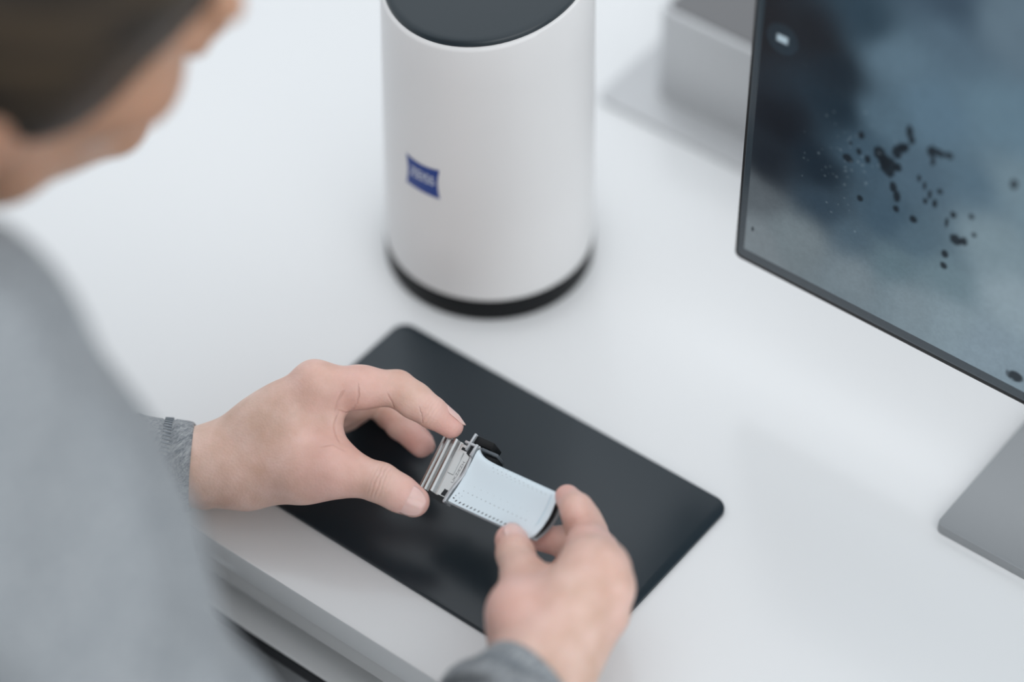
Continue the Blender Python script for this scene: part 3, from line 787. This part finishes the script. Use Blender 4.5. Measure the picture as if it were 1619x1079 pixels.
def build_hand(fing, wrist, elbow, mcps, side, extra=(), folds=(), bump_h=.0052):
    pts = [wrist] + [p for c in fing.values() for p in c]
    lo = np.min(pts, 0) - .035; hi = np.max(pts, 0) + .035
    g = Grid(lo, hi, .0009)
    palm = g.new()
    fa = nrm(elbow - wrist)
    across = nrm(mcps[3] - mcps[0])
    ax_ = nrm(across - fa * (across @ fa))
    pr, pu = wrist - ax_ * .0095, wrist + ax_ * .0095
    for p, r in ((pr, .0168), (pu, .0160)):
        add_cone(g, palm, p + fa * .06, p, r * 1.08, r, .008)
    starts = [wrist + ax_ * s for s in (-.010, -.003, .005, .011)]
    rr = [(.0150, .0112), (.0148, .0115), (.0140, .0108), (.0130, .0098)]
    for s, mcp, (r1, r2) in zip(starts, mcps, rr):
        add_cone(g, palm, s, mcp, r1, r2, .012)
    # thumb ball and web
    c, tm, ti, tt = fing['thumb']
    add_cone(g, palm, wrist * .35 + c * .65 - ax_ * .002, c, .0150, .0152, .012)
    add_cone(g, palm, c, tm, .0152, .0124, .012)
    mid = wrist * .45 + mcps[0] * .55
    add_cone(g, palm, mid, c * .45 + tm * .55, .0105, .0105, .016)
    add_cone(g, palm, wrist * .25 + mcps[0] * .75, c * .25 + tm * .75, .0072, .0078, .016)
    out = palm.copy()
    for nm, ch in fing.items():
        f = g.new(); r = RAD[nm]
        if nm == 'thumb':
            add_cone(g, f, c * .3 + tm * .7, tm, r[1] * 1.03, r[1], 0); add_cone(g, f, tm, ti, r[1], r[2] * .98, .004)
            add_cone(g, f, ti, tt, r[2], r[3], .003)
            mid_ = ti * .45 + tt * .55; add_ell(g, f, mid_, (.0089, .0089, .0089), .004)
        else:
            add_cone(g, f, ch[0], ch[1], r[0], r[1], 0); add_cone(g, f, ch[1], ch[2], r[1] * .99, r[2], .003)
            add_cone(g, f, ch[2], ch[3], r[2] * .99, r[3], .003)
            # soft pad in the middle of the first segments
            add_ell(g, f, ch[0] * .45 + ch[1] * .55, (r[0] * .98,) * 3, .006)
            add_ell(g, f, ch[1] * .5 + ch[2] * .5, (r[1] * .93,) * 3, .005)
        out = np.minimum(out, smin(palm, f, .0075 if nm != 'thumb' else .009))
    # knuckle bumps
    back = side
    for mcp, r in zip(mcps, (.0088, .009, .0085, .0075)):
        add_ell(g, out, mcp + back * bump_h, (r, r, r), .005)
    for a_, b_, r1, r2, k in extra: add_cone(g, out, a_, b_, r1, r2, k)
    def hit(px, py):          # where a sight line meets the skin
        d = nrm(ray(px, py)); ts_ = np.arange(1.15, 1.6, .0004)
        P_ = CAM + d * ts_[:, None]; I = np.round((P_ - g.lo) / g.h).astype(int)
        ok = ((I >= 0) & (I < g.n)).all(1); val = np.full(len(ts_), 1.0); val[ok] = out[tuple(I[ok].T)]
        k = np.argmax(val < 0); return P_[k] if val[k] < 0 else None
    lines = [[hit(*p) for p in f_] for f_ in folds]
    V, F = surface(g, out, 2)
    # attributes: creases at the joints, redness at tips and knuckles
    dat = np.zeros((len(V), 3), np.float32)
    best = np.full(len(V), 9.0)
    for nm, ch in fing.items():
        for j in (1, 2):
            p = ch[j]; d0 = nrm(ch[j] - ch[j - 1]); d1 = nrm(ch[j + 1] - ch[j]); axis = nrm(d0 + d1)
            rel = V - p; s_ = rel @ axis; dist = np.linalg.norm(rel, axis=1)
            bend = nrm(d0 - d1 + 1e-6)
            wt_k = {('thumb', 1): .0, ('thumb', 2): .38}.get((nm, j), .13)
            dn = nrm(nrm(ray(600, 760)) * -1) if nm == 'thumb' else bend
            dors = np.clip((rel @ dn) / (np.linalg.norm(rel, axis=1) + 1e-9) * 1.6 - .35, 0.06, 1)
            wgt = np.exp(-(s_ / .0046) ** 2) * (dist < .02) * wt_k * dors
            upd = (wgt > .02) & (dist < best)
            dat[upd, 0] = s_[upd] * 1000; dat[upd, 1] = wgt[upd]; best[upd] = dist[upd]
            dat[:, 2] = np.maximum(dat[:, 2], .45 * np.exp(-(dist / .013) ** 2))
        dat[:, 2] = np.maximum(dat[:, 2], .75 * np.exp(-(np.linalg.norm(V - ch[3], axis=1) / .016) ** 2))
        dat[:, 2] = np.maximum(dat[:, 2], .45 * np.exp(-(np.linalg.norm(V - ch[0], axis=1) / .018) ** 2))
    for q_, r_, k_ in ((fing['thumb'][1], .026, .6), ((fing['thumb'][0] + fing['thumb'][1]) / 2, .022, .35), ((fing['index'][0] + fing['index'][1]) / 2, .022, .55)):
        dat[:, 2] = np.maximum(dat[:, 2], k_ * np.exp(-(np.linalg.norm(V - q_, axis=1) / r_) ** 2))
    fold = np.zeros((len(V), 3), np.float32); fold[:, 0] = 9.0; near = np.full(len(V), .0035)
    for ln in lines:
        ln = [p for p in ln if p is not None]
        for i in range(len(ln) - 1):
            a_, b_ = ln[i], ln[i + 1]; e_ = b_ - a_; L2 = float(e_ @ e_)
            t_ = ((V - a_) @ e_) / L2
            lo_ = 0 if i else -.6; hi_ = 1 if i < len(ln) - 2 else 1.6
            tc_ = np.clip(t_, lo_, hi_)
            dv = V - (a_ + tc_[:, None] * e_); dist = np.linalg.norm(dv, axis=1)
            sg = np.sign(dv @ np.cross(e_, FWD))
            over = np.maximum(np.maximum(-t_, t_ - 1), 0) * math.sqrt(L2)
            upd = dist < near
            fold[upd, 0] = (sg * dist)[upd] * 1000; near[upd] = dist[upd]
            fold[upd, 1] = np.exp(-(over[upd] / .0016) ** 2) * np.exp(-(dist[upd] / .0016) ** 2)
    return V, F, dat, fold
LV, LF_, LD, LFo = build_hand(Lf, LW, L_EL, [L_im, L_mm, L_rm, L_lm], L_n,
    [(at(522, 645, .062), at(524, 712, .052), .0058, .0062, .010)],      # skin of the web between thumb and index
    [[(566, 612), (567, 625), (565, 636), (559, 646)], [(556, 651), (546, 653), (538, 650)], [(541, 622), (534, 634), (531, 646)],
     [(533, 660), (528, 672), (530, 686), (536, 698)], [(615, 628), (620, 637), (622, 645)], [(664, 648), (667, 656), (668, 664)],
     [(541, 712), (525, 704), (512, 706)]], .0036)
R_n = np.cross(R_m, nrm(R_lm - R_im)); R_n = R_n if R_n[2] > 0 else -R_n
RV, RF_, RD, RFo = build_hand(Rf, RW, R_EL, [R_im, R_mm, R_rm, R_lm], R_n,
    [(at(880, 915, .058), at(848, 938, .058), .0065, .0075, .010)] +
    [(RW + (m_ - RW) * .40 + R_n * .0120, m_ + R_n * .0112, .0022, .0032, .004) for m_ in (R_im, R_mm, R_rm, R_lm)], (), .0082)

# head -----------------------------------------------------------------------------------------------
def rot(yaw, pitch, roll):
    return np.array(Matrix.Rotation(math.radians(yaw), 3, 'Z') @ Matrix.Rotation(math.radians(pitch), 3, 'X') @ Matrix.Rotation(math.radians(roll), 3, 'Y'))
H_R = np.array(Matrix.Rotation(math.radians(8.5), 3, Vector(FWD))) @ rot(-23, -11, 16)
H_O = atd(-34, -18, 1.12)
HS = 0.94
def hp(x, y, z): return H_O + H_R @ (np.array([x, y, z]) * HS)
RS = atd(-90, 690, 1.045); LS = RS + np.array([-.335, .02, .0])
NB = (RS + LS) / 2 + np.array([.02, -.01, .045])
PEL = NB + np.array([0.0, -.06, -.50])
g = Grid(np.min([H_O - .16, RS - .1, LS - .1, L_EL - .07, R_EL - .07], 0) - .02, np.max([H_O + .17, RS + .1, L_EL, R_EL + .06, LW + .0, RW], 0) + .03, .0034)
g.lo[2] = NB[2] - .22; g.n[2] = int(np.ceil((H_O[2] + .17 - g.lo[2]) / g.h)) + 1
f = g.new()
def HE(c, r, k, sub=False, extra=None):
    R = H_R if extra is None else H_R @ extra
    add_ell(g, f, hp(*c), tuple(np.array(r) * HS), k, R, sub)
def HC(a, b, r1, r2, k, sub=False): add_cone(g, f, hp(*a), hp(*b), r1 * HS, r2 * HS, k, sub)
HE((0, -.012, .048), (.074, .094, .082), 0)
HE((0, .040, -.010), (.060, .058, .085), .02)
for s in (-1, 1):
    HC((s * .050, .012, -.062), (s * .012, .085, -.098), .016, .014, .02)
    HC((s * .056, .0, -.02), (s * .050, .012, -.062), .020, .016, .02)
    HE((s * .037, .070, -.024), (.018, .018, .018), .02)       # cheek bone
HE((0, .088, -.098), (.020, .018, .016), .012)                   # chin
HC((0, .098, .018), (0, .116, -.026), .007, .0105, .008)         # nose
for s in (-1, 1):
    HE((s * .011, .106, -.031), (.0075, .010, .0075), .005)
    HE((s * .031, .104, .012), (.016, .014, .011), .008, True)
    HE((s * .031, .086, .012), (.0125, .0125, .0125), .003)
HE((0, .101, -.058), (.021, .010, .0065), .005); HE((0, .099, -.068), (.018, .010, .007), .005)
HC((-.035, .097, .032), (.035, .097, .032), .009, .009, .012)    # brow
for s in (-1, 1):
    tilt = np.array(Matrix.Rotation(s * .35, 3, 'Z') @ Matrix.Rotation(-.25, 3, 'X'))
    HE((s * .079, -.012, -.002), (.006, .018, .031), .005, False, tilt)
    HE((s * .087, -.008, .001), (.005, .008, .014), .003, True, tilt)
add_cone(g, f, hp(0, -.025, -.03), NB + np.array([0, 0, -.04]), .050, .050, .02)
add_cone(g, f, NB - [0, 0, .05], RS + [-.05, 0, -.02], .040, .030, .03)
add_cone(g, f, NB - [0, 0, .05], LS + [.05, 0, -.02], .040, .030, .03)
add_cone(g, f, NB - [0, 0, .09], NB - [0, -.02, .3], .06, .06, .03)
HV, HF, = surface(g, f, 2)
HD = np.zeros((len(HV), 3), np.float32)
for c, r, k in (((.045, .08, -.03), .03, .35), ((0, .12, -.03), .02, .5), ((.08, -.01, 0), .035, .55), ((0, .1, -.063), .016, .8)):
    HD[:, 2] = np.maximum(HD[:, 2], k * np.exp(-(np.linalg.norm(HV - hp(*c), axis=1) / r) ** 2))
# cut the hidden bottom flat boundary away from view: the torso ends inside the sweater
person = tag(empty('person', (float(PEL[0]), float(PEL[1]), FLOOR_Z)), 'person in grey sweater leaning over the desk, hair tied back, holding turbine blade', 'person')
PO = np.array(person.location)
BV = np.concatenate([LV, RV, HV]) - PO
BF = np.concatenate([LF_, RF_ + len(LV), HF + len(LV) + len(RV)])
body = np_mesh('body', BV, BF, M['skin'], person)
at2 = body.data.attributes.new('skin_data', 'FLOAT_VECTOR', 'POINT')
at2.data.foreach_set('vector', np.concatenate([LD, RD, HD]).astype(np.float32).ravel())

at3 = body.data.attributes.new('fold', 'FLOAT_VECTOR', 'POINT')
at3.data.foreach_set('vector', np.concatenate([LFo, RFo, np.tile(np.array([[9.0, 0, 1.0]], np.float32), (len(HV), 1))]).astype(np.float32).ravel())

# fingernails -----------------------------------------------------------------------------------------
def fingernail(ch, normal, r0, r1, t0, t1, halfang, over=0.001):
    a, b = ch[2], ch[3]; ax_ = nrm(b - a); L = np.linalg.norm(b - a)
    n_ = nrm(normal - ax_ * (normal @ ax_)); s_ = np.cross(ax_, n_)
    vs, fs = [], []; NU, NV = 14, 14
    tot = L * (t1 - t0) + over
    for j in range(NV + 1):
        v = j / NV; d = L * t0 + tot * v
        r = r0 + (r1 - r0) * (d / L) + .00055
        if d > L: r = r - .25 * (d - L)
        edge = min(1.0, math.sqrt(max(0, 1 - (max(0, .28 - v) / .28) ** 2.2))) * min(1.0, math.sqrt(max(0.0, 1 - (max(0, v - .60) / .43) ** 2.4)))
        for i in range(NU + 1):
            u = -1 + 2 * i / NU
            an = u * halfang * edge
            p = a + ax_ * d + (n_ * math.cos(an) + s_ * math.sin(an)) * r - n_ * r * .03
            vs.append(p - PO)
    for j in range(NV):
        for i in range(NU):
            q = j * (NU + 1) + i; fs.append((q, q + 1, q + NU + 2, q + NU + 1))
    o = mesh_obj('fingernail', vs, fs, M['nail'], person, True)
    md = o.modifiers.new('solid', 'SOLIDIFY'); md.thickness = .0006; md.offset = 0
    o['label'] = 'glossy pale pink fingernail'
    return o
tocam = -nrm(ray(650, 780))
fingernail(Lf['thumb'], nrm(tocam + np.array([.0, -.2, .0])), RAD['thumb'][2] - .0006, RAD['thumb'][3], .30, 1.0, 1.05, .0066)
fingernail(Lf['index'], nrm(np.array([.25, .85, .38])), RAD['index'][2], RAD['index'][3], .30, 1.0, .85, .0056)
fingernail(Lf['middle'], nrm(np.array([.1, .8, -.45])), RAD['middle'][2], RAD['middle'][3], .42, 1.0, .85, .0045)
fingernail(Rf['thumb'], nrm(tocam + RGT * .45 + CUP * .3), RAD['thumb'][2] - .0004, RAD['thumb'][3], .40, 1.0, .9, .0050)
fingernail(Rf['index'], nrm(FWD * 1.0 + RGT * .35), RAD['index'][2], RAD['index'][3], .42, 1.0, .9, .005)

# hair --------------------------------------------------------------------------------------------------
gh = Grid(H_O - .16, H_O + .19, .003)
fh_ = gh.new()
def AE(c, r, k, sub=False, extra=None): add_ell(gh, fh_, hp(*c), tuple(np.array(r) * HS), k, H_R if extra is None else H_R @ extra, sub)
AE((0, -.016, .052), (.082, .100, .090), 0)
AE((0, -.115, .035), (.036, .032, .036), .02)                   # bun
for s in (-1, 1):
    AE((s * .060, .018, .025), (.024, .050, .045), .02)          # side sections combed over the temples
# take the face away
for s in (-1, 1): AE((s * .050, .045, .048), (.030, .055, .040), .02)
AE((0, .172, -.035), (.085, .085, .110), .006, True)
AE((.0, .035, -.115), (.12, .115, .099), .008, True)
# hair swept back from the right cheek along a straight parting
sl_, ax_h = gh.window(gh.lo, gh.lo + gh.h * gh.n)
cut_n = nrm(RGT * .70 - CUP * .715); cut_p = atd(232, 94, 1.10)
half = (ax_h[0][:, None, None] - cut_p[0]) * cut_n[0] + (ax_h[1][None, :, None] - cut_p[1]) * cut_n[1] + (ax_h[2][None, None, :] - cut_p[2]) * cut_n[2]
fh_ = -smin(-fh_, -half.astype(np.float32), .012)
hv, hf = surface(gh, fh_, 3)
hair = np_mesh('hair', (hv - H_O) @ H_R, hf, M['hair'], person)
hair.matrix_local = Matrix.Translation(Vector(H_O - PO)) @ Matrix(H_R.tolist()).to_4x4()
hair['label'] = 'dark blond hair tied back'

# sweater -------------------------------------------------------------------------------------------------
lo = np.min([RS - .12, LS - .11, L_EL - .09, R_EL - .09, PEL - [.2, .16, .02]], 0); hi = np.max([RS + .1, NB + .06, LW + .04, RW + .06, L_EL + .07, R_EL + .09], 0)
gs = Grid(lo, hi, .0042)
fs_ = gs.new()
add_cone(gs, fs_, RS, R_MID, .062, .060, 0)
add_cone(gs, fs_, R_MID, R_EL, .060, .056, .01)
add_cone(gs, fs_, LS, L_EL, .062, .048, 0)
add_cone(gs, fs_, NB - [0, 0, .03], RS + [-.02, 0, -.005], .062, .058, .05)
add_cone(gs, fs_, NB - [0, 0, .03], LS + [.02, 0, -.005], .062, .058, .05)
for s in (-1, 1):
    add_cone(gs, fs_, NB + [s * .085, -.01, -.10], PEL + [s * .07, 0, .04], .095, .10, .06)
LC0 = LW + nrm(L_EL - LW) * .006; LC1 = LW + nrm(L_EL - LW) * .034
RC0 = RW + nrm(R_EL - RW) * .013; RC1 = RW + nrm(R_EL - RW) * .042
add_cone(gs, fs_, L_EL, LC1 + nrm(L_EL - LW) * .012, .047, .0290, .02)
add_cone(gs, fs_, R_EL, RC1, .047, .0310, .02)
# soft folds
Xg = [gs.lo[k] + gs.h * np.arange(gs.n[k]) for k in range(3)]
fold = (np.sin(Xg[0][:, None, None] * 62 + Xg[2][None, None, :] * 55 + 1.5 * np.sin(Xg[1][None, :, None] * 40)) * .0060
        + np.sin(Xg[1][None, :, None] * 90 - Xg[2][None, None, :] * 70 + Xg[0][:, None, None] * 30) * .0040)
fs_ += fold.astype(np.float32) * (np.abs(fs_) < .04)
# neckline
add_cone(gs, fs_, NB + [0, .0, .0], NB + [.0, .03, .12], .050, .075, .006, True)
sv_, sf_ = surface(gs, fs_, 3)
sweater = np_mesh('sweater', sv_ - PO, sf_, M['knit'], person)
sweater['label'] = 'grey heather long-sleeved sweater'
def cuff(w0, w1, r0, r1, side, wide, name='cuff'):
    d = nrm(w1 - w0); L = np.linalg.norm(w1 - w0)
    a = nrm(side - d * (side @ d)); b = np.cross(d, a)
    vs, fs = [], []; N = 72
    prof_ = [(.0016, r0 - .0022), (0.0002, r0 - .0012), (-.0002, r0 - .0002), (.0008, r0 + .0006), (.003, r0 + .0008), (.0095, r0 + .0010), (.0105, r0 + .0002), (.0115, r0 + .0010), (.0145, r0 + .0012),
             (.0155, r0 + .0003), (.0165, r0 + .0010), (.022, r0 * .5 + r1 * .5), (.03, r1), (L, r1), (L + .010, r1 - .008)]
    for k, (t, r) in enumerate(prof_):
        for i in range(N):
            an = 2 * math.pi * i / N
            rr = r * (1 + .018 * math.sin(3 * an + t * 90) + .012 * math.sin(5 * an - t * 160))
            p = w0 + d * t + a * math.cos(an) * (rr + wide) + b * math.sin(an) * rr
            vs.append(p - PO)
    for k in range(len(prof_) - 1):
        for i in range(N):
            j = (i + 1) % N; fs.append((k * N + i, k * N + j, (k + 1) * N + j, (k + 1) * N + i))
    o = mesh_obj(name, vs, fs, M['knit'], sweater, True)
    # overlock stitching round the cuff: small slanted loops
    bm = bmesh.new(); NS = 64
    for i in range(NS):
        an = 2 * math.pi * (i + .5) / NS
        rr = (r0 + .0013) * (1 + .018 * math.sin(3 * an + .013 * 90) + .012 * math.sin(5 * an - .013 * 160))
        an2 = an + .035
        p0 = w0 + d * .0108 + (a * math.cos(an) * (1 + wide / rr) + b * math.sin(an)) * rr - PO
        p1 = w0 + d * .0150 + (a * math.cos(an2) * (1 + wide / rr) + b * math.sin(an2)) * rr - PO
        t_ = nrm(-a * math.sin(an) + b * math.cos(an)); o_ = a * math.cos(an) + b * math.sin(an)
        q = []
        for p in (p0, p1):
            for s1, s2 in ((-1, -1), (1, -1), (1, 1), (-1, 1)):
                q.append(bm.verts.new(tuple(p + t_ * s1 * .00035 + o_ * s2 * .0004)))
        for k in range(4): bm.faces.new((q[k], q[(k + 1) % 4], q[4 + (k + 1) % 4], q[4 + k]))
        bm.faces.new(q[:4]); bm.faces.new(q[4:])
    st = bm_obj('stitching', bm, M['thread'], sweater); st['kind'] = 'stuff'
    return o
cuff(LC0, LC1, .0226, .0262, nrm(L_lm - L_im), .0075)
cuff(RC0, RC1, .0240, .0275, nrm(R_lm - R_im), .0050)

# trousers and stool (carry the figure, below the frame) ----------------------------------------------------
gt = Grid(PEL + [-.22, -.17, -.60], PEL + [.22, .50, .10], .007)
ft = gt.new()
HZ = PEL[2]
for s in (-1, 1):
    hip = PEL + [s * .085, 0, .0]; kn = PEL + [s * .10, .40, .0]; an = np.array([kn[0], kn[1] - .04, FLOOR_Z + .075])
    add_cone(gt, ft, hip, kn, .085, .062, .03); add_cone(gt, ft, kn, an, .058, .042, .02)
    add_cone(gt, ft, an, an + [0, .0, -.03], .04, .04, .01); add_cone(gt, ft, an + [0, -.02, -.045], an + [0, .12, -.05], .028, .024, .01)
add_cone(gt, ft, PEL + [-.06, 0, .03], PEL + [.06, 0, .03], .105, .105, .04)
tv, tf = surface(gt, ft, 2)
np_mesh('trousers', tv - PO, tf, M['trousers'], person)
SEAT = float(tv[np.abs(tv[:, 1] - PEL[1]) < .12][:, 2].min())
st = tag(empty('stool', (float(PEL[0]), float(PEL[1]) - .02, FLOOR_Z)), 'round dark padded stool under the person in grey sweater', 'stool')
def cyl(name, r0, r1, z0, z1, m, parent, loc=(0, 0), seg=32):
    bm = bmesh.new(); bmesh.ops.create_cone(bm, cap_ends=True, segments=seg, radius1=r0, radius2=r1, depth=z1 - z0, matrix=Matrix.Translation((loc[0], loc[1], (z0 + z1) / 2)))
    return bm_obj(name, bm, m, parent, angle=40)
hs_ = SEAT - FLOOR_Z
cyl('seat', .18, .17, hs_ - .06, hs_ - .0005, M['stool'], st)
cyl('column', .025, .025, .03, hs_ - .06, M['alu'], st)
cyl('foot', .20, .03, 0, .03, M['alu'], st)
